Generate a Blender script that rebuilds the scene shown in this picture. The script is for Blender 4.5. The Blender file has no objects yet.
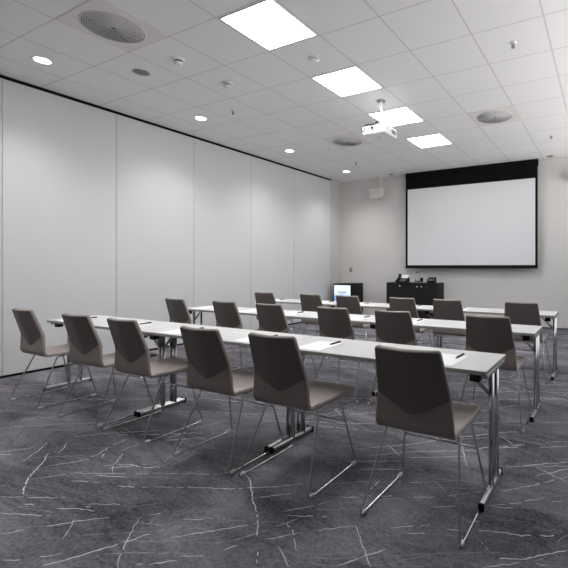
import bpy, bmesh, math, random
from mathutils import Vector, Matrix
random.seed(7)
scene = bpy.context.scene
COL = scene.collection
PI = math.pi

# lamp strengths
PANEL_E = 27.0
SPOT_W, SPOT_A, SPOT_B = 85.0, 125.0, 1.0
BACK_W = 1.2
WORLD = 4.5
RIGHT_END = -1.6
SILL = 1.35
EXPO = 0.0

# ------------------------------------------------------------------ room measures (metres)
CEIL = 3.568
WX0, WX1 = -5.169, 2.45
WY0, WY1 = -6.3, 5.31
TILE = 0.66

# ------------------------------------------------------------------ materials
def newmat(name):
    m = bpy.data.materials.new(name); m.use_nodes = True
    nt = m.node_tree
    return m, nt, nt.nodes.get('Principled BSDF')

def simple(name, col, rough=0.5, metal=0.0, bump=0.0, bscale=200.0, var=0.0, vscale=8.0, spec=None):
    m, nt, p = newmat(name)
    p.inputs['Base Color'].default_value = (*col, 1)
    p.inputs['Roughness'].default_value = rough
    p.inputs['Metallic'].default_value = metal
    if spec is not None: p.inputs['Specular IOR Level'].default_value = spec
    if bump or var:
        tc = nt.nodes.new('ShaderNodeTexCoord')
    if bump:
        n = nt.nodes.new('ShaderNodeTexNoise'); n.inputs['Scale'].default_value = bscale
        b = nt.nodes.new('ShaderNodeBump'); b.inputs['Strength'].default_value = bump
        b.inputs['Distance'].default_value = 0.002
        nt.links.new(tc.outputs['Object'], n.inputs['Vector'])
        nt.links.new(n.outputs['Fac'], b.inputs['Height'])
        nt.links.new(b.outputs['Normal'], p.inputs['Normal'])
    if var:
        n2 = nt.nodes.new('ShaderNodeTexNoise'); n2.inputs['Scale'].default_value = vscale
        n2.inputs['Detail'].default_value = 5
        r = nt.nodes.new('ShaderNodeMapRange')
        r.inputs['To Min'].default_value = 1 - var; r.inputs['To Max'].default_value = 1 + var
        mx = nt.nodes.new('ShaderNodeVectorMath'); mx.operation = 'SCALE'
        mx.inputs[0].default_value = col
        nt.links.new(tc.outputs['Object'], n2.inputs['Vector'])
        nt.links.new(n2.outputs['Fac'], r.inputs['Value'])
        nt.links.new(r.outputs['Result'], mx.inputs['Scale'])
        nt.links.new(mx.outputs['Vector'], p.inputs['Base Color'])
    return m

def emit(name, col, strength):
    m, nt, p = newmat(name)
    p.inputs['Base Color'].default_value = (0.8, 0.8, 0.8, 1)
    p.inputs['Emission Color'].default_value = (*col, 1)
    p.inputs['Emission Strength'].default_value = strength
    return m

M = {}
M['wall_panel'] = simple('painted wall panel', (0.61, 0.61, 0.612), 0.62, bump=0.04, bscale=260)
M['wall_paint'] = simple('warm grey wall paint', (0.67, 0.655, 0.637), 0.8, bump=0.05, bscale=220)
M['wall_side'] = simple('grey side wall paint', (0.30, 0.29, 0.285), 0.8, bump=0.05, bscale=220)
M['foot_steel'] = simple('bright steel', (0.72, 0.72, 0.73), 0.3, metal=1.0)
M['black'] = simple('matt black', (0.005, 0.005, 0.006), 0.8, spec=0.1)
M['black_plastic'] = simple('black plastic', (0.008, 0.008, 0.009), 0.45, spec=0.2)
M['screen_black'] = simple('black screen masking', (0.006, 0.006, 0.007), 0.9, spec=0.1)
M['screen_white'] = simple('projection surface', (0.74, 0.745, 0.76), 0.9)
M['laminate'] = simple('pale grey laminate', (0.60, 0.595, 0.585), 0.42, var=0.02, vscale=30)
M['edge'] = simple('grey table edging', (0.30, 0.295, 0.29), 0.5)
M['chrome'] = simple('chrome', (0.58, 0.58, 0.60), 0.14, metal=1.0)
M['steel'] = simple('dull steel', (0.45, 0.45, 0.46), 0.3, metal=1.0)
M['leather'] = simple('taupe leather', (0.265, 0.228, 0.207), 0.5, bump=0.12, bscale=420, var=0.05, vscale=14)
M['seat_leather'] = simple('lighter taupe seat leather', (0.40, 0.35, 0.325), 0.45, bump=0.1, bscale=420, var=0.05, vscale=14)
M['jamb'] = simple('grey fixed wall end', (0.55, 0.54, 0.53), 0.7)
M['back_shade'] = simple('dark brown back shade', (0.142, 0.121, 0.112), 0.6, bump=0.12, bscale=420, var=0.05, vscale=14)  # shade of the overhanging upper back put into a darker tone
M['glide'] = simple('pale plastic glide', (0.55, 0.55, 0.56), 0.25)
M['skirting'] = simple('brown grey skirting', (0.13, 0.11, 0.10), 0.6)
M['paper'] = simple('white paper', (0.90, 0.90, 0.90), 0.8)
M['white_plastic'] = simple('white plastic', (0.80, 0.80, 0.79), 0.4)
M['speaker_white'] = simple('off white speaker case', (0.74, 0.73, 0.70), 0.5)
M['speaker_grille'] = simple('grey speaker grille', (0.62, 0.61, 0.58), 0.7, bump=0.3, bscale=500)
M['vent'] = simple('grey vent metal', (0.66, 0.65, 0.64), 0.45)
M['vent_dark'] = simple('vent backing', (0.22, 0.22, 0.215), 0.8)
M['vent_plate'] = simple('vent face plate', (0.80, 0.775, 0.755), 0.8)
M['dark_grille'] = simple('dark grille', (0.24, 0.24, 0.24), 0.7)
M['grey'] = simple('mid grey plastic', (0.25, 0.25, 0.25), 0.5)
M['dark_wood'] = simple('black stained wood', (0.015, 0.013, 0.013), 0.55, var=0.25, vscale=20, spec=0.25)
M['faint_vein'] = simple('faint carpet vein', (0.30, 0.29, 0.30), 0.95, var=0.4, vscale=25)
M['vein'] = simple('pale carpet vein', (0.62, 0.61, 0.62), 0.95, var=0.35, vscale=25)
M['seam'] = simple('panel seam', (0.42, 0.42, 0.42), 0.7)
M['panel_light'] = emit('ceiling panel diffuser', (0.985, 0.99, 1.0), PANEL_E)
M['down_light'] = emit('downlight lens', (1.0, 0.97, 0.94), 14.0)
M['phone_lcd'] = emit('phone display', (0.9, 0.95, 1.0), 0.15)

def mat_glass():
    m, nt, p = newmat('clear glass')
    p.inputs['Base Color'].default_value = (0.96, 0.97, 0.97, 1)
    p.inputs['Transmission Weight'].default_value = 1.0
    p.inputs['Roughness'].default_value = 0.02
    p.inputs['IOR'].default_value = 1.25
    return m
M['glass'] = mat_glass()

def mat_carpet():
    m, nt, p = newmat('mottled charcoal carpet')
    tc = nt.nodes.new('ShaderNodeTexCoord')
    n1 = nt.nodes.new('ShaderNodeTexNoise'); n1.inputs['Scale'].default_value = 1.6; n1.inputs['Detail'].default_value = 9
    n1.inputs['Roughness'].default_value = 0.72; n1.inputs['Distortion'].default_value = 0.6
    n2 = nt.nodes.new('ShaderNodeTexNoise'); n2.inputs['Scale'].default_value = 55; n2.inputs['Detail'].default_value = 4
    rot = nt.nodes.new('ShaderNodeMapping'); rot.inputs['Rotation'].default_value = (0, 0, -0.474)
    rot.inputs['Scale'].default_value = (0.6, 1.6, 1)
    mix = nt.nodes.new('ShaderNodeMath'); mix.operation = 'MULTIPLY_ADD'; mix.inputs[1].default_value = 0.42
    ramp = nt.nodes.new('ShaderNodeValToRGB')
    e = ramp.color_ramp.elements
    e[0].position = 0.535; e[0].color = (0.044, 0.0425, 0.0495, 1)
    e[1].position = 0.87; e[1].color = (0.250, 0.241, 0.266, 1)
    nt.links.new(tc.outputs['Object'], rot.inputs['Vector'])
    nt.links.new(rot.outputs['Vector'], n1.inputs['Vector'])
    nt.links.new(tc.outputs['Object'], n2.inputs['Vector'])
    nt.links.new(n2.outputs['Fac'], mix.inputs[0]); nt.links.new(n1.outputs['Fac'], mix.inputs[2])
    nt.links.new(mix.outputs['Value'], ramp.inputs['Fac'])
    nt.links.new(ramp.outputs['Color'], p.inputs['Base Color'])
    p.inputs['Roughness'].default_value = 0.95
    p.inputs['Specular IOR Level'].default_value = 0.2
    b = nt.nodes.new('ShaderNodeBump'); b.inputs['Strength'].default_value = 0.35; b.inputs['Distance'].default_value = 0.004
    n3 = nt.nodes.new('ShaderNodeTexNoise'); n3.inputs['Scale'].default_value = 320
    nt.links.new(tc.outputs['Object'], n3.inputs['Vector'])
    nt.links.new(n3.outputs['Fac'], b.inputs['Height']); nt.links.new(b.outputs['Normal'], p.inputs['Normal'])
    return m
M['carpet'] = mat_carpet()

def mat_ceiling():
    m, nt, p = newmat('mineral ceiling tiles')
    tc = nt.nodes.new('ShaderNodeTexCoord'); sep = nt.nodes.new('ShaderNodeSeparateXYZ')
    nt.links.new(tc.outputs['Object'], sep.inputs[0])
    def mth(op, a, b=None):
        n = nt.nodes.new('ShaderNodeMath'); n.operation = op
        for i, v in enumerate((a, b)):
            if v is None: continue
            if isinstance(v, (int, float)): n.inputs[i].default_value = v
            else: nt.links.new(v, n.inputs[i])
        return n.outputs[0]
    def lines(ax, w):
        t = mth('DIVIDE', sep.outputs[ax], TILE)
        t = mth('ADD', t, 100.5); t = mth('FRACT', t); t = mth('SUBTRACT', t, 0.5); t = mth('ABSOLUTE', t)
        t = mth('MULTIPLY', t, TILE)
        return mth('LESS_THAN', t, w)
    g = mth('MAXIMUM', lines('X', 0.0075), lines('Y', 0.0065))
    mix = nt.nodes.new('ShaderNodeMix'); mix.data_type = 'RGBA'
    mix.inputs['A'].default_value = (0.88, 0.867, 0.862, 1); mix.inputs['B'].default_value = (0.66, 0.647, 0.640, 1)
    nt.links.new(g, mix.inputs['Factor']); nt.links.new(mix.outputs['Result'], p.inputs['Base Color'])
    p.inputs['Roughness'].default_value = 0.9
    n = nt.nodes.new('ShaderNodeTexNoise'); n.inputs['Scale'].default_value = 260
    nt.links.new(tc.outputs['Object'], n.inputs['Vector'])
    h = mth('MULTIPLY', n.outputs['Fac'], 0.25); h = mth('SUBTRACT', h, g)
    b = nt.nodes.new('ShaderNodeBump'); b.inputs['Strength'].default_value = 0.3; b.inputs['Distance'].default_value = 0.003
    nt.links.new(h, b.inputs['Height']); nt.links.new(b.outputs['Normal'], p.inputs['Normal'])
    return m
M['ceiling'] = mat_ceiling()

def mat_display():
    m, nt, p = newmat('lit pale blue display')
    tc = nt.nodes.new('ShaderNodeTexCoord')
    n = nt.nodes.new('ShaderNodeTexNoise'); n.inputs['Scale'].default_value = 3.0
    sep = nt.nodes.new('ShaderNodeSeparateXYZ')
    nt.links.new(tc.outputs['Generated'], sep.inputs[0]); nt.links.new(tc.outputs['Generated'], n.inputs['Vector'])
    a = nt.nodes.new('ShaderNodeMath'); a.operation = 'MULTIPLY_ADD'; a.inputs[1].default_value = 0.7; 
    nt.links.new(n.outputs['Fac'], a.inputs[0]); nt.links.new(sep.outputs['Z'], a.inputs[2])
    r = nt.nodes.new('ShaderNodeValToRGB'); e = r.color_ramp.elements
    e[0].position = 0.70; e[0].color = (0.13, 0.38, 0.85, 1); e[1].position = 1.15; e[1].color = (0.85, 0.95, 1.0, 1)
    nt.links.new(a.outputs[0], r.inputs['Fac'])
    nt.links.new(r.outputs['Color'], p.inputs['Emission Color'])
    p.inputs['Emission Strength'].default_value = 1.1
    p.inputs['Base Color'].default_value = (0.02, 0.02, 0.02, 1)
    return m
M['display'] = mat_display()

# ------------------------------------------------------------------ mesh helpers
def box(bm, x0, x1, y0, y1, z0, z1, mi=0):
    v = [bm.verts.new((x, y, z)) for x in (x0, x1) for y in (y0, y1) for z in (z0, z1)]
    fs = []
    for q in ((0, 1, 3, 2), (4, 6, 7, 5), (0, 4, 5, 1), (2, 3, 7, 6), (0, 2, 6, 4), (1, 5, 7, 3)):
        f = bm.faces.new([v[i] for i in q]); f.material_index = mi; fs.append(f)
    return fs

def bbox(bm, x0, x1, y0, y1, z0, z1, r=0.004, seg=2, mi=0):
    """box with rounded edges"""
    t = bmesh.new(); box(t, x0, x1, y0, y1, z0, z1, mi)
    bmesh.ops.bevel(t, geom=t.edges[:], offset=r, segments=seg, profile=0.5, affect='EDGES')
    for f in t.faces: f.material_index = mi
    merge(bm, t)

def merge(bm, t, mat=None):
    if mat is not None: t.transform(mat)
    me = bpy.data.meshes.new('tmp'); t.to_mesh(me); t.free()
    bm.from_mesh(me); bpy.data.meshes.remove(me)

def fillet(pts, r, closed=False, seg=4):
    pts = [Vector(p) for p in pts]; out = []; n = len(pts)
    for i in range(n):
        if not closed and i in (0, n - 1): out.append(pts[i]); continue
        p, a, b = pts[i], pts[i - 1], pts[(i + 1) % n]
        da, db = (a - p), (b - p)
        rr = min(r, da.length * 0.45, db.length * 0.45)
        A, B = p + da.normalized() * rr, p + db.normalized() * rr
        for k in range(seg + 1):
            t = k / seg
            out.append((1 - t) ** 2 * A + 2 * t * (1 - t) * p + t * t * B)
    return out

def tube(bm, pts, r, sides=8, closed=False, cap=True, mi=0):
    pts = [Vector(p) for p in pts]; n = len(pts)
    up = None; rings = []
    for i in range(n):
        if closed: d = (pts[(i + 1) % n] - pts[i - 1]).normalized()
        else: d = (pts[min(i + 1, n - 1)] - pts[max(i - 1, 0)]).normalized()
        if up is None:
            up = d.orthogonal().normalized()
        else:
            up = (up - d * up.dot(d))
            up = up.normalized() if up.length > 1e-6 else d.orthogonal().normalized()
        s = d.cross(up)
        rings.append([bm.verts.new(pts[i] + (up * math.cos(2 * PI * k / sides) + s * math.sin(2 * PI * k / sides)) * r) for k in range(sides)])
    if closed:
        # pick the twist that lines the last ring up with the first
        best = min(range(sides), key=lambda o: sum((rings[-1][k].co - rings[0][(k + o) % sides].co).length for k in range(sides)))
    for i in range(n if closed else n - 1):
        a, b = rings[i], rings[(i + 1) % n]
        o = best if (closed and i == n - 1) else 0
        for k in range(sides):
            f = bm.faces.new((a[k], a[(k + 1) % sides], b[(k + 1 + o) % sides], b[(k + o) % sides])); f.smooth = True; f.material_index = mi
    if cap and not closed:
        for rg in (rings[0], rings[-1]):
            f = bm.faces.new(rg); f.material_index = mi

def lathe(bm, prof, cx=0, cy=0, seg=32, mi=0, smooth=True, cap0=True, cap1=True):
    rings = []
    for r, z in prof:
        rings.append([bm.verts.new((cx + r * math.cos(2 * PI * k / seg), cy + r * math.sin(2 * PI * k / seg), z)) for k in range(seg)])
    for a, b in zip(rings[:-1], rings[1:]):
        for k in range(seg):
            f = bm.faces.new((a[k], a[(k + 1) % seg], b[(k + 1) % seg], b[k])); f.smooth = smooth; f.material_index = mi
    if cap0: bm.faces.new(rings[0]).material_index = mi
    if cap1: bm.faces.new(rings[-1]).material_index = mi

def prism(bm, poly, axis, a0, a1, mi=0):
    """extrude a 2-D polygon; axis 'x': poly is (y,z)"""
    def P(u, v, a):
        return {'x': (a, u, v), 'y': (u, a, v), 'z': (u, v, a)}[axis]
    A = [bm.verts.new(P(u, v, a0)) for u, v in poly]; B = [bm.verts.new(P(u, v, a1)) for u, v in poly]
    n = len(poly)
    for i in range(n):
        bm.faces.new((A[i], A[(i + 1) % n], B[(i + 1) % n], B[i])).material_index = mi
    bm.faces.new(A).material_index = mi; bm.faces.new(B).material_index = mi

def obj(name, bm, mats, parent=None, loc=None, smooth=False):
    bmesh.ops.recalc_face_normals(bm, faces=bm.faces[:])
    me = bpy.data.meshes.new(name); bm.to_mesh(me); bm.free()
    if not isinstance(mats, (list, tuple)): mats = [mats]
    for m in mats: me.materials.append(M[m])
    if smooth:
        for p in me.polygons: p.use_smooth = True
    o = bpy.data.objects.new(name, me); COL.objects.link(o)
    if parent is not None: o.parent = parent
    if loc is not None: o.location = loc
    return o

def thing(name, label, cat, loc=(0, 0, 0), rz=0.0, group=None):
    o = bpy.data.objects.new(name, None); COL.objects.link(o)
    o.empty_display_size = 0.1
    o.location = loc; o.rotation_euler = (0, 0, rz)
    return tag(o, label, cat, group)

def tag(o, label, cat, group=None):
    o['label'] = label; o['category'] = cat
    if group: o['group'] = group
    return o

def struct(o):
    o['kind'] = 'structure'; return o

def kids(o): return [c for c in bpy.data.objects if c.parent == o]

def copy_tree(o, parent=None):
    ch = kids(o)
    c = o.copy(); COL.objects.link(c)
    if parent is not None: c.parent = parent
    for k in ch: copy_tree(k, c)
    return c

def place(proto, used, loc, rz, label, group):
    o = proto if not used else copy_tree(proto)
    o.location = loc; o.rotation_euler = (0, 0, rz); o['label'] = label
    if group: o['group'] = group
    return o
# ------------------------------------------------------------------ the room
# VEINS: (width in mm, points on the floor in metres) of the pale veins woven into the carpet
VEINS = [(4,[(-1.92,-2.83),(-1.56,-2.66)]),(5,[(-1.72,-2.9),(-1.45,-2.79)]),(5,[(-1.5,-2.74),(-1.39,-2.69),(-1.29,-2.66)]),(4,[(-1.39,-2.64),(-1.19,-2.54)]),(5,[(-1.45,-2.69),(-1.35,-2.65)]),(5,[(-1.49,-2.98),(-1.4,-2.88),(-1.27,-2.75),(-1.14,-2.64)]),(4,[(-1.25,-3.06),(-1.16,-3.0),(-1.06,-2.91)]),(7,[(-1.06,-3.01),(-1.0,-2.93),(-0.96,-2.86),(-0.89,-2.74),(-0.84,-2.64)]),(7,[(-1.84,-2.76),(-2.02,-2.67),(-2.13,-2.58),(-2.24,-2.49),(-2.34,-2.43)]),(4,[(-1.18,-2.86),(-1.24,-2.8),(-1.3,-2.75),(-1.36,-2.72)]),(5,[(-2.34,-2.57),(-2.47,-2.42),(-2.55,-2.34)]),(5,[(-2.28,-2.4),(-2.34,-2.33),(-2.43,-2.27)]),(4,[(-1.62,-2.39),(-1.73,-2.33),(-1.8,-2.26),(-1.88,-2.18)]),(5,[(-1.77,-2.56),(-1.59,-2.48)]),(5,[(-1.71,-2.45),(-1.6,-2.41),(-1.48,-2.36)]),(4,[(-2.01,-2.66),(-1.93,-2.58),(-1.81,-2.44)]),(5,[(-2.12,-2.53),(-2.01,-2.39),(-1.93,-2.24),(-1.92,-2.04)]),(5,[(-1.73,-2.36),(-1.55,-2.2)]),(4,[(-0.74,-2.85),(-0.82,-2.79),(-0.88,-2.73),(-0.96,-2.65),(-1.02,-2.58)]),(5,[(-1.45,-2.46),(-1.26,-2.38)]),(5,[(-0.69,-2.8),(-0.64,-2.77)]),(4,[(-1.82,-2.48),(-1.42,-2.28)]),(5,[(-1.93,-2.3),(-2.05,-2.19)]),(5,[(-1.72,-2.81),(-1.65,-2.78)]),(4,[(-2.07,-2.78),(-2.03,-2.72)]),(5,[(-2.67,-2.57),(-2.53,-2.43)]),(4,[(-1.42,-2.27),(-1.04,-2.09),(-0.79,-1.89)]),(5,[(-1.26,-2.37),(-1.02,-2.26),(-0.82,-2.17),(-0.62,-2.04),(-0.43,-1.96)]),(7,[(-0.88,-2.01),(-0.81,-2.03),(-0.62,-2.19),(-0.47,-2.3),(-0.36,-2.41),(-0.22,-2.55)]),(4,[(-0.44,-2.49),(-0.36,-2.38),(-0.27,-2.21)]),(5,[(-0.3,-2.41),(-0.18,-2.29)]),(5,[(-0.38,-2.2),(-0.29,-2.1),(-0.2,-1.99)]),(4,[(-0.22,-2.42),(-0.15,-2.46),(-0.08,-2.5)]),(5,[(-0.3,-2.27),(-0.22,-2.31),(-0.12,-2.41)]),(5,[(-0.99,-2.55),(-0.93,-2.47)]),(4,[(-0.82,-2.5),(-0.7,-2.44)]),(5,[(-0.42,-2.56),(-0.39,-2.5)]),(5,[(-0.72,-2.61),(-0.57,-2.47),(-0.43,-2.34)]),(4,[(-0.13,-2.25),(0.02,-2.13)]),(5,[(0.11,-2.4),(0.17,-2.31)]),(5,[(-0.64,-2.77),(-0.55,-2.7)]),(4,[(-0.57,-2.68),(-0.45,-2.62)]),(5,[(-0.34,-2.22),(-0.13,-2.12)]),(5,[(-0.22,-1.96),(-0.09,-1.9)]),(4,[(0.02,-2.12),(0.1,-2.2)]),(5,[(-0.61,-2.05),(-0.48,-1.93)]),(5,[(-0.63,-2.19),(-0.43,-2.01)]),(4,[(-0.49,-2.54),(-0.47,-2.52)]),(7,[(0.57,-1.89),(0.69,-1.84),(0.79,-1.82),(0.99,-1.72)]),(5,[(0.58,-1.65),(0.7,-1.56),(0.84,-1.43)]),(5,[(0.6,-1.65),(0.77,-1.58)]),(7,[(0.71,-2.04),(0.83,-1.98),(0.92,-1.9),(1.0,-1.83)]),(5,[(0.67,-2.12),(0.77,-2.05),(0.82,-2.01)]),(5,[(0.17,-2.31),(0.24,-2.21)]),(4,[(0.09,-2.19),(0.18,-2.28),(0.24,-2.34)]),(5,[(0.19,-2.06),(0.36,-1.95)]),(5,[(0.28,-2.06),(0.4,-2.0)]),(4,[(-0.1,-1.88),(0.28,-1.71),(0.51,-1.52)]),(5,[(0.61,-1.47),(0.76,-1.32),(0.95,-1.1)]),(5,[(0.56,-1.17),(0.72,-1.05),(0.93,-0.9)]),(4,[(0.66,-1.1),(0.94,-0.96)]),(5,[(0.75,-1.07),(0.85,-1.13),(0.95,-1.18)]),(5,[(0.88,-1.45),(0.97,-1.39)]),(7,[(-0.08,-1.8),(-0.08,-1.69)]),(5,[(-0.26,-1.62),(-0.03,-1.5)]),(5,[(0.02,-1.65),(0.16,-1.59)]),(4,[(-0.1,-1.36),(0.32,-1.12)]),(5,[(-0.28,-1.21),(-0.11,-1.34)]),(5,[(0.45,-1.94),(0.54,-1.91)]),(4,[(0.62,-1.95),(0.67,-2.0)]),(5,[(0.88,-1.99),(0.94,-1.97)]),(5,[(0.3,-1.81),(0.42,-1.73)]),(4,[(0.52,-1.84),(0.58,-1.8)]),(5,[(0.47,-0.88),(0.63,-0.76)]),(5,[(0.73,-0.75),(0.91,-0.64)]),(4,[(0.43,-0.68),(0.55,-0.79)]),(5,[(0.13,0.65),(0.3,0.54)]),(5,[(0.33,-0.27),(0.57,-0.3)]),(4,[(0.75,-0.64),(0.9,-0.55)]),(5,[(0.67,-0.25),(0.87,-0.13)]),(5,[(-0.28,0.02),(0.07,0.16)]),(4,[(0.47,-0.88),(0.64,-0.72)])]
def add_vein(bm, pts, w, rng, solid=0.75, mi=1):
    P = [Vector((x, y, 0)) for x, y in pts]
    # resample every ~2.5 cm
    S = []
    for a, b in zip(P[:-1], P[1:]):
        n = max(1, int((b - a).length / 0.022))
        for k in range(n): S.append(a.lerp(b, k / n))
    S.append(P[-1]); n = len(S); prev = None; on = True
    for i, p in enumerate(S):
        d = (S[min(i + 1, n - 1)] - S[max(i - 1, 0)])
        if d.length < 1e-6: continue
        d.normalize(); nrm = Vector((-d.y, d.x, 0))
        t = i / max(1, n - 1)
        ww = w * 0.5 * (0.45 + 0.75 * math.sin(PI * min(1, max(0, t)) ) ** 0.5) * rng.uniform(0.55, 1.25)
        c = p + nrm * rng.uniform(-0.0045, 0.0045)
        a = bm.verts.new((*(c + nrm * ww).to_2d(), 0.0008)); b = bm.verts.new((*(c - nrm * ww).to_2d(), 0.0008))
        on = (rng.random() > (1 - solid) * .45) if on else (rng.random() < .15 + solid * .5)
        if prev and on:
            f = bm.faces.new((prev[0], a, b, prev[1])); f.material_index = mi
        prev = (a, b)

rng = random.Random(11)
bm = bmesh.new()
v = [bm.verts.new(c) for c in ((WX0, WY0, 0), (WX1, WY0, 0), (WX1, WY1, 0), (WX0, WY1, 0))]
bm.faces.new(v)
for w, pts in VEINS:
    add_vein(bm, pts, w / 1000.0, rng, 0.80)
mainang = 0.474
for i in range(520):
    x, y = rng.uniform(WX0 + .1, WX1 - .1), rng.uniform(WY0 + .1, WY1 - .1)
    # the stretch before the camera carries the veins traced above
    dx, dy = x - 1.15, y + 3.9
    fw = -dx * math.sin(mainang) + dy * math.cos(mainang); rt = dx * math.cos(mainang) + dy * math.sin(mainang)
    if 0.8 < fw < 2.7 and abs(rt) < 2.8: continue
    r = rng.random()
    ang = mainang + rng.gauss(0, 0.16) if r < 0.72 else rng.uniform(0, PI)
    L = rng.uniform(0.3, 1.4) * (1.0 if r < 0.72 else 0.6)
    pts = []
    for k in range(4):
        s = (k / 3 - .5) * L
        pts.append((x + math.cos(ang) * s + rng.gauss(0, .014), y + math.sin(ang) * s + rng.gauss(0, .014)))
    if any(not (WX0 < q[0] < WX1 and WY0 < q[1] < WY1) for q in pts): continue
    add_vein(bm, pts, rng.uniform(0.004, 0.007), rng, rng.uniform(0.6, 0.9))
for i in range(1500):
    x, y = rng.uniform(WX0 + .1, WX1 - .1), rng.uniform(WY0 + .1, WY1 - .1)
    r = rng.random(); ang = mainang + rng.gauss(0, .12) if r < .8 else rng.uniform(0, PI)
    L = rng.uniform(.08, .55)
    q = [(x + math.cos(ang) * s * L + rng.gauss(0, .006), y + math.sin(ang) * s * L + rng.gauss(0, .006)) for s in (-.5, 0, .5)]
    if any(not (WX0 < a[0] < WX1 and WY0 < a[1] < WY1) for a in q): continue
    add_vein(bm, q, rng.uniform(.0025, .0055), rng, rng.uniform(.45, .8), 2)
me_floor = obj('floor', bm, ['carpet', 'vein', 'faint_vein'])
struct(me_floor)

bm = bmesh.new(); box(bm, WX0 - .15, WX1 + .15, WY0 - .15, WY1 + .15, CEIL, CEIL + .1)
struct(obj('ceiling', bm, 'ceiling'))
# left wall: movable panels standing in a black track
bm = bmesh.new()
SEAMS = [-6.3, -5.53, -4.25, -2.97, -1.69, -0.42, 0.85, 2.14, 3.42, 4.85]
for a, b in zip(SEAMS[:-1], SEAMS[1:]):
    t = bmesh.new(); box(t, WX0 - .1, WX0, a + .002, b - .002, 0.027, CEIL - 0.034)
    bmesh.ops.bevel(t, geom=[e for e in t.edges if all(abs(q.co.x - WX0) < 1e-5 for q in e.verts)], offset=0.004, segments=2, affect='EDGES')
    merge(bm, t)
box(bm, WX0 - .1, WX0 - .012, 4.858, WY1 + .1, 0.0, CEIL, 2)
box(bm, WX0 - .15, WX0 - .08, WY0 - .1, WY1 + .1, 0.0, CEIL, 1)
struct(obj('wall_left', bm, ['wall_panel', 'seam', 'jamb']))
bm = bmesh.new(); box(bm, WX0 - .1, WX0 - .006, 4.85, 4.859, 0.0, CEIL)
struct(obj('trim_3', bm, 'black'))
bm = bmesh.new(); box(bm, WX0 - .09, WX0 + .012, WY0, 4.85, CEIL - 0.030, CEIL)
struct(obj('trim_1', bm, 'black'))
bm = bmesh.new(); box(bm, WX0 - .09, WX0 + .003, WY0, 4.85, 0.0, 0.027)
struct(obj('trim_2', bm, 'black'))
bm = bmesh.new(); box(bm, WX0 - .15, WX1 + .15, WY1, WY1 + .12, 0, CEIL)
struct(obj('wall_front', bm, 'wall_paint'))
bm = bmesh.new(); box(bm, WX0, WX1, WY1 - .014, WY1, 0, 0.035)
struct(obj('baseboard_front', bm, 'skirting'))
bm = bmesh.new(); box(bm, WX0 - .15, WX1 + .15, WY0 - .12, WY0, 0, CEIL)
struct(obj('wall_back', bm, 'wall_side'))
# right wall (unseen): made-up window band brightens the ceiling, solid parts shade the chairs
bm = bmesh.new(); box(bm, WX1, WX1 + .12, WY0 - .12, RIGHT_END, 0, CEIL)
box(bm, WX1, WX1 + .12, RIGHT_END, WY1 + .12, 0, SILL)
struct(obj('wall_right', bm, 'wall_side'))
bm = bmesh.new()
for k in range(6):
    y = RIGHT_END + .03 + k * (WY1 - .06 - RIGHT_END) / 5
    box(bm, WX1 + .03, WX1 + .09, y - .03, y + .03, SILL, CEIL)
box(bm, WX1 + .02, WX1 + .10, RIGHT_END, WY1, SILL, SILL + .05)
struct(obj('added_window_1', bm, 'white_plastic'))  # frame of the made-up opening, out of view

# ------------------------------------------------------------------ ceiling fittings
def tile_c(i, j): return ((i + .5) * TILE, (j + .5) * TILE)

# square light panels
t0 = thing('ceiling_light_panel', '', 'ceiling light')
bm = bmesh.new()
h, g = 0.312, 0.299
for s in (-1, 1):
    box(bm, -h, h, s * h if s < 0 else g, -g if s < 0 else h, -0.006, 0.0)
    box(bm, s * h if s < 0 else g, -g if s < 0 else h, -g, g, -0.006, 0.0)
obj('frame', bm, 'white_plastic', t0)
bm = bmesh.new(); box(bm, -g, g, -g, g, -0.004, 0.0)
obj('diffuser', bm, 'panel_light', t0)
for j in (-4,):
    x, y = tile_c(-3, j); o = copy_tree(t0); o.location = (x, y, CEIL); o['label'] = 'square light panel on the ceiling behind the viewer'; o['category'] = 'ceiling light'
    o['group'] = 'light panels behind the viewer'
names = ['largest square light panel on the ceiling, nearest the viewer at the top edge',
         'second square light panel from the viewer, just above the ceiling projector',
         'third square light panel from the viewer, right behind the projector pole',
         'smallest and farthest square light panel, nearest the projection screen']
for k, j in enumerate((-2, 0, 2, 4)):
    x, y = tile_c(-3, j)
    place(t0, k > 0, (x, y, CEIL), 0, names[k], 'square ceiling light panels')

# round downlights along the left wall (each a trim ring and a lit lens)
t0 = thing('downlight', '', 'ceiling light')
bm = bmesh.new(); lathe(bm, [(0.072, -0.001), (0.088, -0.005), (0.094, 0.0)], seg=28, cap0=False, cap1=False)
obj('trim_ring', bm, 'white_plastic', t0)
bm = bmesh.new(); lathe(bm, [(0.073, -0.003), (0.073, 0.0)], seg=28)
obj('lens', bm, 'down_light', t0)
def spot(x, y, z, power, size, blend, tilt=(0, 0, 0), rad=0.07):
    l = bpy.data.lights.new('downlight_lamp', 'SPOT'); l.energy = power; l.spot_size = math.radians(size); l.spot_blend = blend
    l.shadow_soft_size = rad; l.color = (1.0, 0.98, 0.96)
    o = bpy.data.objects.new('downlight_lamp', l); COL.objects.link(o); o.location = (x, y, z); o.rotation_euler = tilt
    return o
DLAB = ['nearest and largest round downlight, at the upper left over the left wall',
        'second round downlight from the viewer along the left wall',
        'third round downlight along the left wall, left of the far round vent',
        'farthest round downlight, in the ceiling corner by the wall speaker']
for k, y in enumerate((-1.65, 0.33, 2.31, 4.29)):
    place(t0, k > 0, (-4.32, y, CEIL), 0, DLAB[k], 'round downlights along the left wall')
    spot(-4.32, y, CEIL - 0.03, SPOT_W, SPOT_A, SPOT_B)
for y in (-3.63, -5.61):
    spot(-4.32, y, CEIL - 0.03, SPOT_W * BACK_W, SPOT_A, SPOT_B)
    o = copy_tree(t0); o.location = (-4.32, y, CEIL); o['label'] = 'round downlight over the left wall behind the viewer'; o['group'] = 'downlights behind the viewer'

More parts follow.
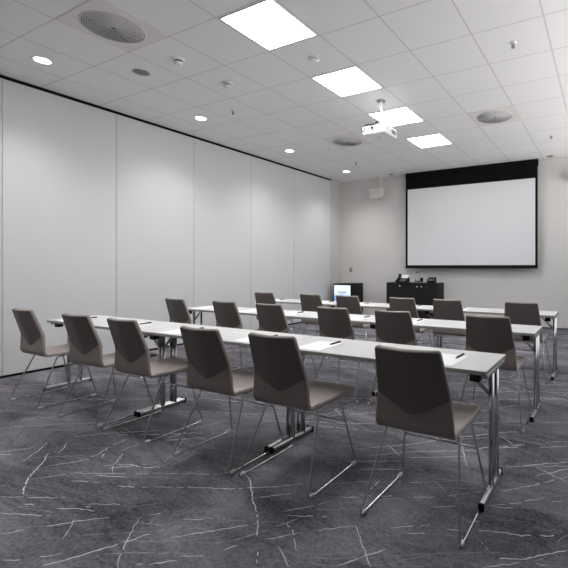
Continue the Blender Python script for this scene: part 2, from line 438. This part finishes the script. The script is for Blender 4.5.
# round swirl vents in square face plates
t0 = thing('ceiling_vent', '', 'air vent')
bm = bmesh.new(); box(bm, -.322, .322, -.322, .322, -0.004, 0.0)
obj('face_plate', bm, 'vent_plate', t0)
bm = bmesh.new(); lathe(bm, [(0.265, -0.0055), (0.262, -0.0045)], seg=48)
obj('backing', bm, 'vent_dark', t0)
bm = bmesh.new()
for k in range(14):
    r = 0.022 + k * 0.0175
    lathe(bm, [(r, -0.0095), (r + 0.0105, -0.0072), (r + 0.0105, -0.0062), (r, -0.0085), (r, -0.0095)], seg=48, cap0=False, cap1=False)
for k in range(16):
    a = 2 * PI * k / 16
    tube(bm, [(0.02 * math.cos(a), 0.02 * math.sin(a), -0.008), (0.262 * math.cos(a), 0.262 * math.sin(a), -0.008)], 0.0022, 5)
obj('louvre_rings', bm, 'vent', t0)
bm = bmesh.new(); lathe(bm, [(0.252, -0.0062), (0.258, -0.010), (0.268, -0.006), (0.268, -0.004)], seg=48, cap0=False, cap1=False)
obj('rim', bm, 'vent', t0)
VL = ['large round louvred air vent at the upper left, nearest the viewer',
      'round ceiling air vent left of the projector, above the left chairs',
      'round ceiling air vent right of the projector, above the screen']
for k, (i, j) in enumerate(((-5, -3), (-5, 3), (-1, 3))):
    x, y = tile_c(i, j); place(t0, k > 0, (x, y, CEIL), 0, VL[k], 'round ceiling vents')

# flush ceiling loudspeaker
x, y = tile_c(-6, -2)
t = thing('ceiling_speaker', 'small round dark flush ceiling speaker between the big vent and a smoke detector', 'speaker', (x, y, CEIL))
bm = bmesh.new(); lathe(bm, [(0.086, -0.004), (0.098, -0.003), (0.1, 0.0)], seg=32, cap0=False, cap1=False)
obj('rim', bm, 'white_plastic', t)
bm = bmesh.new(); lathe(bm, [(0.02, -0.007), (0.06, -0.006), (0.087, -0.003), (0.087, 0)], seg=32)
obj('grille', bm, 'dark_grille', t)

# detectors
def detector(i, j, r, hgt, label, dark):
    x, y = tile_c(i, j)
    t = thing('smoke_detector', label, 'smoke detector', (x, y, CEIL))
    bm = bmesh.new(); lathe(bm, [(r * .82, -hgt * .35), (r, -hgt * .3), (r, 0)], seg=28)
    obj('base', bm, 'white_plastic', t)
    bm = bmesh.new(); lathe(bm, [(r * .42, -hgt), (r * .62, -hgt * .92), (r * .72, -hgt * .6)], seg=28)
    obj('cap', bm, 'white_plastic', t)
    bm = bmesh.new(); lathe(bm, [(r * .66, -hgt * .62), (r * .66, -hgt * .33)], seg=28)
    obj('slot', bm, 'black_plastic' if dark else 'grey', t)
detector(-5, -2, 0.062, 0.062, 'white smoke detector with a black slot, right of the large round vent', True)
detector(-5, -1, 0.058, 0.055, 'small white smoke detector left of the biggest light panel\'s near end', False)
detector(-3, -1, 0.062, 0.03, 'flat white ceiling detector between the two nearest light panels', False)

# sprinkler heads
t0 = thing('sprinkler_head', '', 'sprinkler')
bm = bmesh.new(); lathe(bm, [(0.014, -0.012), (0.034, -0.004), (0.036, 0.0)], seg=20)
obj('rosette', bm, 'white_plastic', t0)
bm = bmesh.new(); lathe(bm, [(0.009, -0.05), (0.009, -0.01)], seg=10)
for s in (-1, 1): tube(bm, [(s * .011, 0, -.012), (s * .017, 0, -.03), (s * .004, 0, -.05)], 0.003, 6)
obj('head', bm, 'grey', t0)
bm = bmesh.new(); lathe(bm, [(0.02, -0.054), (0.02, -0.051)], seg=16)
obj('deflector', bm, 'grey', t0)
SL = ['tiny sprinkler head on the left ceiling above the second downlight',
      'tiny dark sprinkler head on the near right part of the ceiling',
      'tiny sprinkler head on the far right ceiling beside the screen top',
      'tiny sprinkler head on the far left ceiling near the last downlight']
for k, (i, j) in enumerate(((-6, 0), (0, 0), (0, 5), (-6, 5))):
    x, y = tile_c(i, j); place(t0, k > 0, (x, y, CEIL), 0, SL[k], 'ceiling sprinkler heads')

# wall-washer downlights in the cut row by the front wall
t0 = thing('wall_washer_light', '', 'ceiling light')
bm = bmesh.new(); lathe(bm, [(0.06, -0.002), (0.078, -0.006), (0.085, 0.0)], seg=24, cap0=False, cap1=False)
obj('trim_ring', bm, 'speaker_white', t0)
bm = bmesh.new(); lathe(bm, [(0.061, -0.003), (0.061, 0.0)], seg=24)
obj('recess', bm, 'vent_dark', t0)
for k, (x, lab) in enumerate(((-3.5, 'unlit round ceiling fitting left of the screen top, beside the wall speaker'),
                              (0.15, 'unlit round ceiling fitting just right of the screen top'))):
    place(t0, k > 0, (x, 5.03, CEIL), 0, lab, 'unlit fittings by the front wall')

# ------------------------------------------------------------------ projector on its pole
t = thing('projector', 'white ceiling projector hanging on a pole in front of the light panels', 'projector', (-1.585, 1.0, 3.08))
X0, X1, Y0, Y1, H = -0.175, 0.175, -0.16, 0.19, 0.115
bm = bmesh.new(); bbox(bm, X0, X1, Y0, Y1, 0, H, 0.018, 3)
obj('body', bm, 'white_plastic', t)
bm = bmesh.new(); bbox(bm, X0 + .02, X1 - .02, Y0 - .003, Y0 + .004, .015, H - .02, 0.003, 1)
for k in range(4): box(bm, -.13 + k * .04, -.105 + k * .04, Y0 - .006, Y0, .03, .045)
obj('connector_panel', bm, 'speaker_white', t)
bm = bmesh.new()
for k in range(7): box(bm, X1 - .002, X1 + .003, .03 + k * .018, .04 + k * .018, .03, H - .025)
obj('side_vent', bm, 'grey', t)
bm = bmesh.new(); tube(bm, [(0.08, Y1 - .02, .06), (.08, Y1 + .03, .06)], 0.04, 20)
obj('lens', bm, 'black_plastic', t)
bm = bmesh.new(); box(bm, -.03, .03, -.03, .03, -.003, .001)
obj('underside_label', bm, 'vent', t)
bm = bmesh.new(); bbox(bm, -.09, .09, -.08, .09, H + .006, H + .02, .004, 1)
for a in (-.07, .07):
    for b in (-.06, .07): tube(bm, [(a, b, H - .005), (a, b, H + .01)], .007, 8)
obj('mount_bracket', bm, 'white_plastic', t)
bm = bmesh.new(); tube(bm, [(.03, 0, H + .01), (.03, 0, CEIL - 3.08 - .01)], .019, 16)
obj('pole', bm, 'white_plastic', t)
bm = bmesh.new(); lathe(bm, [(0.058, CEIL - 3.08 - .016), (0.062, CEIL - 3.08 - .01), (0.062, CEIL - 3.08)], cx=.03, seg=24)
obj('ceiling_flange', bm, 'steel', t)
bm = bmesh.new()
tube(bm, fillet([(.012, -.02, .36), (.008, -.022, .2), (-.05, -.09, .155), (-.12, -.19, .125), (-.13, -.178, .06)], .05), .0055, 7)
tube(bm, fillet([(.012, -.02, .23), (-.03, -.08, .16), (-.03, -.19, .10), (.0, -.19, .05), (.01, -.168, .035)], .04), .005, 7)
tube(bm, fillet([(-.10, -.17, .12), (-.16, -.20, .10), (-.165, -.19, .05), (-.12, -.168, .035)], .04), .004, 7)
bbox(bm, -.035, .0, -.185, -.16, .07, .09, .003, 1)
obj('cable', bm, 'black_plastic', t)

# ------------------------------------------------------------------ projection screen
SX0, SX1, SY = -3.155, -0.10, 5.12
t = thing('projection_screen', 'large white projection screen with black masking hung on the front wall', 'projection screen', ((SX0 + SX1) / 2, SY, 1.27))
W = (SX1 - SX0) / 2; top = CEIL - 1.27 - .002
iw0, iw1, iz0, iz1 = -W + .055, W - .05, .075, 1.90
bm = bmesh.new(); box(bm, iw0, iw1, -0.003, 0.003, iz0, iz1)
obj('white_surface', bm, 'screen_white', t)
bm = bmesh.new()
box(bm, -W, iw0, -.003, .003, .03, top); box(bm, iw1, W, -.003, .003, .03, top)
box(bm, iw0, iw1, -.003, .003, iz1, top); box(bm, iw0, iw1, -.003, .003, .03, iz0)
obj('black_masking', bm, 'screen_black', t)
bm = bmesh.new(); bbox(bm, -W - .005, W + .005, -.02, .02, 0.0, .035, .006, 2)
obj('weight_bar', bm, 'black_plastic', t)
bm = bmesh.new(); bbox(bm, -W - .003, W + .003, -.012, .09, top - .13, top, .004, 1)
obj('roller_case', bm, 'screen_black', t)

# ------------------------------------------------------------------ wall loudspeakers on drop poles
def wall_speaker(cx, label):
    t = thing('wall_speaker', label, 'speaker', (cx + .02, 5.12, 3.17))
    T = Matrix.Rotation(math.radians(18), 4, 'X')
    bm = bmesh.new(); b = bmesh.new()
    prism(b, [(-.19, -.10), (-.20, .10), (-.19, .12), (.19, .12), (.20, .10), (.15, -.10), (.13, -.12), (-.16, -.12)], 'y', -.06, .10)
    bmesh.ops.bevel(b, geom=b.edges[:], offset=.008, segments=2, affect='EDGES')
    merge(bm, b, T); obj('case', bm, 'speaker_white', t)
    bm = bmesh.new(); b = bmesh.new()
    prism(b, [(-.172, -.085), (-.18, .09), (.18, .09), (.135, -.085)], 'y', -.066, -.059)
    merge(bm, b, T); obj('grille', bm, 'speaker_grille', t)
    bm = bmesh.new()
    tube(bm, fillet([(.07, .06, .05), (.07, .10, .14), (.07, .10, CEIL - 3.17)], .03), .022, 10)
    bbox(bm, .15, .235, .06, .08, .02, .05, .004, 1)
    bbox(bm, -.02, .06, .02, .08, -.155, -.12, .004, 1)
    obj('bracket', bm, 'speaker_white', t)
wall_speaker(-3.99, 'off white loudspeaker on a drop pole left of the projection screen')
wall_speaker(0.655, 'off white loudspeaker cut by the right picture edge, right of the screen')

# wall switch
t = thing('wall_switch', 'small grey switch plate on the front wall above the lit black cabinet', 'switch', (-4.86, WY1, 1.225))
bm = bmesh.new(); bbox(bm, -.043, .043, -.011, 0.0, -.06, .06, .004, 1); obj('plate', bm, 'grey', t)
bm = bmesh.new(); bbox(bm, -.025, .025, -.016, -.009, -.035, .02, .003, 1); obj('rocker', bm, 'dark_grille', t)

# ------------------------------------------------------------------ black credenza
t = thing('credenza', 'low black wooden cupboard with three doors under the projection screen', 'cabinet', (-2.905, 5.085, 0))
a, b, d0, d1, h = -.65, .665, -.215, .215, .93
bm = bmesh.new(); box(bm, a, b, d0 + .02, d1, .06, h - .025); box(bm, a + .03, b - .03, d0 + .05, d1 - .02, 0, .06)
obj('carcass', bm, 'dark_wood', t)
bm = bmesh.new(); bbox(bm, a - .006, b + .006, d0 - .006, d1, h - .025, h, .004, 1); obj('top', bm, 'dark_wood', t)
wd = (b - a) / 3
for k in range(3):
    bm = bmesh.new(); bbox(bm, a + k * wd + .003, a + (k + 1) * wd - .003, d0, d0 + .019, .07, h - .032, .003, 1)
    d = obj('door', bm, 'dark_wood', t)
    kx = a + (k + 1) * wd - .055 if k < 2 else a + k * wd + .055
    bm = bmesh.new(); q = bmesh.new(); lathe(q, [(0.012, 0), (0.01, .016), (.019, .02), (.019, .028), (.014, .032)], seg=18)
    merge(bm, q, Matrix.Translation((kx, d0, h - .085)) @ Matrix.Rotation(PI / 2, 4, 'X'))
    obj('knob', bm, 'chrome', d)

# things on the credenza
t = thing('desk_phone', 'black desk telephone with handset and pale display, left end of the black cupboard', 'telephone', (-3.20, 5.05, .93))
bm = bmesh.new(); prism(bm, [(-.10, 0), (.09, 0), (.10, .10), (.07, .12), (-.10, .025)], 'x', -.15, .14); obj('base', bm, 'black_plastic', t)
bm = bmesh.new()
tube(bm, fillet([(-.12, -.08, .05), (-.12, .0, .11), (-.12, .09, .17)], .04), .018, 10)
bbox(bm, -.145, -.095, -.11, -.05, .02, .065, .01, 2); bbox(bm, -.145, -.095, .06, .12, .13, .21, .01, 2); obj('handset', bm, 'black_plastic', t)
bm = bmesh.new(); b2 = bmesh.new(); box(b2, -.06, .10, -.045, .045, 0, .012)
merge(bm, b2, Matrix.Translation((.02, .055, .135)) @ Matrix.Rotation(math.radians(48), 4, 'X')); obj('display', bm, 'phone_lcd', t)
bm = bmesh.new()
for i in range(4):
    for j in range(3):
        bbox(bm, -.05 + i * .04, -.025 + i * .04, -.085 + j * .035, -.06 + j * .035, .03 + j * .018, .05 + j * .018, .003, 1)
obj('keypad', bm, 'grey', t)
t = thing('glass_carafe', 'tall clear glass carafe on the black cupboard, beside the drinking glass', 'carafe', (-2.81, 5.05, .93))
bm = bmesh.new(); lathe(bm, [(.045, 0), (.055, .01), (.058, .10), (.035, .19), (.04, .25), (.037, .25), (.032, .19), (.054, .10), (.05, .014)], seg=28, cap1=True); obj('vessel', bm, 'glass', t)
bm = bmesh.new(); lathe(bm, [(.03, .25), (.041, .252), (.041, .262), (.02, .268)], seg=24); obj('lid', bm, 'steel', t)
bm = bmesh.new(); lathe(bm, [(.03, 0), (.036, .12), (.034, .12), (.028, .008)], seg=24)
tag(obj('drinking_glass', bm, 'glass', loc=(-2.68, 5.0, .93)), 'short clear drinking glass between carafe and black holder on the cupboard', 'glass')
t = thing('desk_organizer', 'small black holder with pale cards at the right of the black cupboard', 'desk organizer', (-2.45, 5.05, .93))
bm = bmesh.new(); box(bm, -.10, .10, -.05, .05, 0, .008); box(bm, -.10, .10, .042, .05, .008, .13); box(bm, -.10, -.094, -.05, .05, .008, .10); box(bm, .094, .10, -.05, .05, .008, .10); box(bm, -.10, .10, -.05, -.044, .008, .05); obj('holder', bm, 'black_plastic', t)
bm = bmesh.new()
for k in range(3): box(bm, -.085 + k * .06, -.045 + k * .06, -.02, -.014, .008, .10)
obj('cards', bm, 'grey', t)

# ------------------------------------------------------------------ black cabinet with the lit front in the corner
t = thing('display_cabinet', 'black box cabinet in the far left corner with a glowing pale blue front', 'cabinet', (-4.67, 4.91, 0))
a, b, d0, d1, h = -.262, .255, -.285, .29, .89
bm = bmesh.new(); bbox(bm, a, b, d0 + .03, d1, .04, h, .006, 2); obj('body', bm, 'black_plastic', t)
bm = bmesh.new()
box(bm, a, a + .012, d0, d0 + .028, .05, h - .003); box(bm, b - .012, b, d0, d0 + .028, .05, h - .003)
box(bm, a + .012, b - .012, d0, d0 + .028, h - .04, h - .003); box(bm, a + .012, b - .012, d0, d0 + .028, .05, .30)
dr = obj('front_frame', bm, 'black_plastic', t)
bm = bmesh.new(); bbox(bm, a + .014, b - .014, d0 + .004, d0 + .02, .30, h - .042, .0075, 2); ds = obj('lit_panel', bm, 'display', t)
ds['label'] = 'glowing pale blue front panel'
bm = bmesh.new()
rg = random.Random(3); x = -.135
while x < .10:
    w = rg.uniform(.012, .03); hh = rg.uniform(.05, .075)
    box(bm, x, x + w, d0 + .002, d0 + .005, .655, .655 + hh * .4); box(bm, x, x + w * .35, d0 + .002, d0 + .005, .655, .655 + hh); x += w + .012
obj('grey_mark', bm, 'grey', ds)
for q in (a + .05, b - .05):
    for r in (d0 + .06, d1 - .05):
        bm = bmesh.new(); lathe(bm, [(.018, 0), (.018, .045)], cx=q, cy=r, seg=12)
        obj('foot', bm, 'black_plastic', t)
# ------------------------------------------------------------------ folding tables
TL, TD = 1.535, 0.50
def make_table():
    root = thing('folding_table', '', 'table')
    hx, hy = TL / 2, TD / 2
    bm = bmesh.new(); bbox(bm, -hx, hx, -hy, hy, .721, .746, .0035, 2)
    for f in bm.faces:
        if abs(f.normal.z) < 0.75 or f.calc_center_median().z < .73: f.material_index = 1
    bm.normal_update()
    for f in bm.faces:
        f.material_index = 0 if (f.calc_center_median().z > .744) else 1
    obj('tabletop', bm, ['laminate', 'edge'], root)
    for s in (-1, 1):
        x = s * (hx - .020)
        bm = bmesh.new()
        for y in (-.055, .062): tube(bm, [(x, y, .03), (x, y, .70)], .0165, 12)
        leg = obj('leg', bm, 'chrome', root)
        bm = bmesh.new(); bbox(bm, x - .015, x + .015, -.275, .160, .012, .042, .011, 3)
        obj('foot', bm, 'foot_steel', leg)
        for (y0, y1) in ((-.288, -.270), (.155, .173)):
            bm = bmesh.new(); bbox(bm, x - .016, x + .016, y0, y1, 0.0, .044, .006, 2)
            obj('foot_cap', bm, 'black_plastic', leg)
        bm = bmesh.new(); bbox(bm, x - .018, x + .018, -.215, .215, .694, .721, .004, 1)
        obj('top_rail', bm, 'steel', leg)
        bm = bmesh.new(); tube(bm, [(x - s * .165, -.055, .712), (x - s * .15, -.055, .702), (x - s * .012, -.05, .565)], .0115, 10)
        obj('brace', bm, 'steel', root)
        for y in (-.175, .19):
            bm = bmesh.new(); bbox(bm, x - s * .06 - .03, x - s * .06 + .03, y - .028, y + .028, .668, .721, .006, 2)
            obj('corner_block', bm, 'black_plastic', root)
    return root

ROWY = (-1.435, 0.01, 1.44)
ROWX = (0.58, 0.62, 0.63)      # right ends of the three rows
RN = ('nearest', 'middle', 'farthest')
TN = (('left end table', 'middle table', 'right end table'))
proto = make_table(); n = 0
for r in range(3):
    for k in range(3):
        x = ROWX[r] - TL / 2 - (2 - k) * (TL + .006)
        longer = 1.07 if (k == 0 and r == 0) else 1.0
        x -= (longer - 1) * TL / 2
        tb = place(proto, n > 0, (x, ROWY[r], 0), 0,
              '%s of the %s row of long white folding tables' % (TN[k], ('nearest', 'middle', 'farthest')[r]),
              'white folding tables set in three rows')
        tb.scale.x = longer
        n += 1

# ------------------------------------------------------------------ shell chairs
def width_of(z):
    if z > .66: return .176 + (.202 - .176) * (.905 - z) / .245
    return .202 + (.214 - .202) * min(1, (.66 - z) / .15)
def zb_of(x): return .548 + .118 * math.sqrt((x / .20) ** 2 + .012)
def yout_of(x, z):
    zb = zb_of(x)
    d = z - zb; k = .005
    sp = k * math.log1p(math.exp(min(40, d / k))) if d / k < 40 else d
    return -.19 - .31 * sp
def shell_surface():
    """rows of outer-surface points from the top of the back round to the seat front"""
    us = [-1, -.975, -.9, -.75, -.6, -.45, -.3, -.15, 0, .15, .3, .45, .6, .75, .9, .975, 1]
    rows = []; tags = []
    for z, sh in ((.905, .014), (.9035, .006), (.899, .002), (.89, 0)) + tuple((z / 1000, 0) for z in range(875, 509, -15)):
        w = width_of(z) - sh
        rows.append([Vector((u * w, yout_of(u * w, z), z - .004 * (1 - u * u) * (1 if z > .85 else 0))) for u in us]); tags.append('back')
    R = .058; cy, cz = yout_of(0, .51) + R, .513
    for k in range(1, 8):
        a = PI + (PI / 2) * k / 7.5
        y = cy + R * math.cos(a); z = cz + R * math.sin(a)
        rows.append([Vector((u * .214, y, z)) for u in us]); tags.append('back' if k < 4 else 'seat')
    y0, z0 = rows[-1][0].y, rows[-1][0].z
    N = 16
    for k in range(1, N + 1):
        t = k / N; y = y0 + (.335 - y0) * t
        z = z0 + .010 * t - .010 * math.sin(PI * t) - (0.012 * ((t - .9) / .1) ** 2 if t > .9 else 0)
        w = .214 + .0 * t - (.012 * ((t - .93) / .07) ** 2 if t > .93 else 0)
        rows.append([Vector((u * w, y, z + .006 * u * u * (1 - t))) for u in us]); tags.append('seat')
    return us, rows, tags

def shell_part(rows, nrm, r0, r1, th):
    bm = bmesh.new()
    m = len(rows[0])
    O = [[bm.verts.new(rows[r][c]) for c in range(m)] for r in range(r0, r1)]
    I = [[bm.verts.new(rows[r][c] + nrm[r][c] * th) for c in range(m)] for r in range(r0, r1)]
    R = r1 - r0
    def q(*v):
        f = bm.faces.new(v); f.smooth = True
    for r in range(R - 1):
        for c in range(m - 1):
            q(O[r][c], O[r][c + 1], O[r + 1][c + 1], O[r + 1][c]); q(I[r][c], I[r + 1][c], I[r + 1][c + 1], I[r][c + 1])
    loop = [(0, c) for c in range(m)] + [(r, m - 1) for r in range(1, R)] + [(R - 1, c) for c in range(m - 2, -1, -1)] + [(r, 0) for r in range(R - 2, 0, -1)]
    cen = sum((rows[r][m // 2] for r in range(r0, r1)), Vector()) / R
    prof = []
    L = len(loop)
    for i, (r, c) in enumerate(loop):
        a, b = loop[i - 1], loop[(i + 1) % L]
        tan = (rows[r0 + b[0]][b[1]] - rows[r0 + a[0]][a[1]])
        n = nrm[r0 + r][c]; out = tan.cross(n)
        out = out.normalized() if out.length > 1e-9 else Vector((0, 0, 0))
        mid = rows[r0 + r][c] + n * th * .5
        if out.dot(mid - cen) < 0: out = -out
        p = rows[r0 + r][c]
        prof.append([O[r][c], bm.verts.new(p + n * th * .22 + out * .005), bm.verts.new(p + n * th * .78 + out * .005), I[r][c]])
    for i in range(L):
        a, b = prof[i], prof[(i + 1) % L]
        for k in range(3): q(a[k], b[k], b[k + 1], a[k + 1])
    return bm

def make_chair():
    root = thing('conference_chair', '', 'chair')
    us, rows, tags = shell_surface()
    m = len(us); n = len(rows); nrm = []
    for r in range(n):
        line = []
        for c in range(m):
            du = rows[r][min(c + 1, m - 1)] - rows[r][max(c - 1, 0)]
            dv = rows[min(r + 1, n - 1)][c] - rows[max(r - 1, 0)][c]
            v = du.cross(dv).normalized()
            line.append(v)
        nrm.append(line)
    # make the normals point to the sitter's side
    if nrm[-3][m // 2].z < 0: nrm = [[-v for v in l] for l in nrm]
    split = tags.index('seat')
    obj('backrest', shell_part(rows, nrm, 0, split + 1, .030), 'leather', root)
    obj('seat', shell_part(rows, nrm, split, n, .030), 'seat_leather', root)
    # V-shaped sheet on the rear face, its dark colour adding crease shade
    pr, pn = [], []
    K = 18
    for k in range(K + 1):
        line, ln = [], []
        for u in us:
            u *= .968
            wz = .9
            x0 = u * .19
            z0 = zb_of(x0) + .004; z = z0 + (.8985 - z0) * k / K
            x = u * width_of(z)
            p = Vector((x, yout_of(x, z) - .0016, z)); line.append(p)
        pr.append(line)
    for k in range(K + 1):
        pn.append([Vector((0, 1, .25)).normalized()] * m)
    pb = obj('back_shade_panel', shell_part(pr, pn, 0, K + 1, .0035), 'back_shade', root)
    pb['label'] = 'V-shaped sheet with painted shade on the rear of the backrest'
    for s in (-1, 1):
        bm = bmesh.new()
        loop = [(s * .273, -.258, .0065), (s * .205, -.065, .447), (s * .200, .155, .458), (s * .270, .252, .0065)]
        tube(bm, fillet(loop, .03, closed=True), .0065, 8, closed=True)
        fr = obj('sled_frame', bm, 'chrome', root)
        for y0, y1 in ((-.246, -.20), (.195, .241)):
            bm = bmesh.new(); bbox(bm, s * .2715 - .010, s * .2715 + .010, y0, y1, 0.0, .019, .004, 2)
            obj('glide', bm, 'glide', fr)
    bm = bmesh.new(); tube(bm, [(-.2225, .188, .292), (.2225, .188, .292)], .006, 8)
    obj('crossbar', bm, 'chrome', root)
    bm = bmesh.new()
    for y in (-.05, .14): tube(bm, [(-.2, y, .452), (.2, y, .452)], .006, 8)
    obj('seat_support', bm, 'steel', root)
    return root

CH = (((-3.755, 0), (-2.83, 3), (-2.155, 0), (-1.232, 0), (-.606, 0), (.28, 0)),
      ((-3.65, -2), (-2.775, 0), (-2.085, 0), (-1.25, 0), (-.58, 0), (.298, 0)),
      ((-3.585, 3), (-2.675, 0), (-2.03, 0), (-1.187, 0), (-.57, 0), (.312, 0)))
DY = {(0, 3): -.03, (0, 4): -.022, (0, 5): -.018}
CY = (-1.783, -.304, 1.13)
ORD = ('leftmost', 'second from left', 'third from left', 'fourth from left', 'fifth from left', 'rightmost')
CHL = (('leftmost chair of the nearest row, seen nearly side on by the left wall',
        'second chair from the left in the nearest row, turned slightly askew',
        'third chair from the left in the nearest row',
        'fourth chair from the left in the nearest row',
        'fifth chair from the left in the nearest row, before the right end table joint',
        'biggest, closest chair, at the right end of the nearest row'),
       tuple('%s chair of the middle row of taupe shell chairs' % o for o in ORD),
       tuple('%s chair of the farthest row of taupe shell chairs' % o for o in ORD))
proto = make_chair(); n = 0
for r in range(3):
    for k, (x, a) in enumerate(CH[r]):
        place(proto, n > 0, (x, CY[r] + DY.get((r, k), 0), 0), math.radians(a), CHL[r][k], 'taupe shell chairs at the tables'); n += 1

# ------------------------------------------------------------------ paper and pens
def pen_thing():
    root = thing('pen', '', 'pen')
    bm = bmesh.new(); tube(bm, [(0, -.055, .0055), (0, .06, .0055)], .0055, 10); obj('barrel', bm, 'black_plastic', root)
    bm = bmesh.new(); q = bmesh.new(); lathe(q, [(.005, 0), (.0016, .013)], seg=10)
    merge(bm, q, Matrix.Translation((0, -.055, .0055)) @ Matrix.Rotation(PI / 2, 4, 'X')); obj('tip', bm, 'steel', root)
    bm = bmesh.new(); box(bm, -.002, .002, .015, .058, .0105, .0135); obj('clip', bm, 'black_plastic', root)
    return root
bm = bmesh.new(); box(bm, -.105, .105, -.1485, .1485, 0, .0025)
pp = tag(obj('notepaper', bm, 'paper'), '', 'paper')
pn = pen_thing()
PAP = (((-3.92, 1, 0), (-2.95, 1, 3), (-2.17, 1, 8), (-1.29, 1, 2), (-.675, 1, 1), (.275, 1, -1)),
       ((-3.74, 0, 0), (-2.89, 0, 0), (-2.23, 1, 1), (-1.28, 1, -1), (-.64, 1, 0)),
       ((-3.83, 1, 0), (-2.80, 1, 2), (-2.15, 1, -1), (-1.27, 1, 0), (-.61, 1, 0)))
ORD5 = ('leftmost', 'second', 'third', 'fourth', 'fifth', 'sixth')
np_, nq = 0, 0
for r in range(3):
    for k, (x, pen, a) in enumerate(PAP[r]):
        y = ROWY[r] - (.075 if r == 0 else .06)
        nth = 'leftmost sheet' if k == 0 else '%s sheet from the left' % ORD5[k]
        lab = 'white paper, %s on the %s table row' % (nth, RN[r])
        place(pp, np_ > 0, (x, y, .7465), math.radians(a), lab, 'white sheets of paper on the tables'); np_ += 1
        if pen:
            lab = 'black pen on the %s of white paper, %s table row' % (nth + ' ' if 0 else nth, RN[r])
            place(pn, nq > 0, (x + .066, y + .105, .7492), math.radians(a - 4), lab, 'black pens on the paper sheets'); nq += 1

# ------------------------------------------------------------------ light, camera
w = bpy.data.worlds.new('world'); scene.world = w; w.use_nodes = True
nt = w.node_tree; bg = nt.nodes['Background']
tc = nt.nodes.new('ShaderNodeTexCoord'); sp = nt.nodes.new('ShaderNodeSeparateXYZ'); rp = nt.nodes.new('ShaderNodeValToRGB')
nt.links.new(tc.outputs['Generated'], sp.inputs[0])
mr = nt.nodes.new('ShaderNodeMapRange'); mr.inputs['From Min'].default_value = -1; mr.inputs['From Max'].default_value = 1
nt.links.new(sp.outputs['Z'], mr.inputs['Value']); nt.links.new(mr.outputs['Result'], rp.inputs['Fac'])
rp.color_ramp.elements[0].position = 0.40; rp.color_ramp.elements[0].color = (1.0, 0.99, 0.98, 1)  # lower half made brighter to light the ceiling through the added opening
rp.color_ramp.elements[1].position = 0.60; rp.color_ramp.elements[1].color = (0.30, 0.31, 0.33, 1)
nt.links.new(rp.outputs['Color'], bg.inputs[0]); bg.inputs[1].default_value = WORLD

cam = bpy.data.cameras.new('camera'); co = bpy.data.objects.new('camera', cam); COL.objects.link(co)
co.location = (1.1528, -3.8951, 1.3167); co.rotation_euler = (PI / 2, 0, 0.474)
cam.sensor_fit = 'HORIZONTAL'; cam.sensor_width = 36.0; cam.lens = 411.41 / 568 * 36.0
cam.shift_x = -(394.09 - 284) / 568; cam.shift_y = -(284 - 266.41) / 568
cam.clip_start = 0.02
scene.camera = co
vs = scene.view_settings
vs.view_transform = 'Standard'; vs.look = 'None'; vs.gamma = 1.0; vs.use_curve_mapping = False
vs.exposure = EXPO
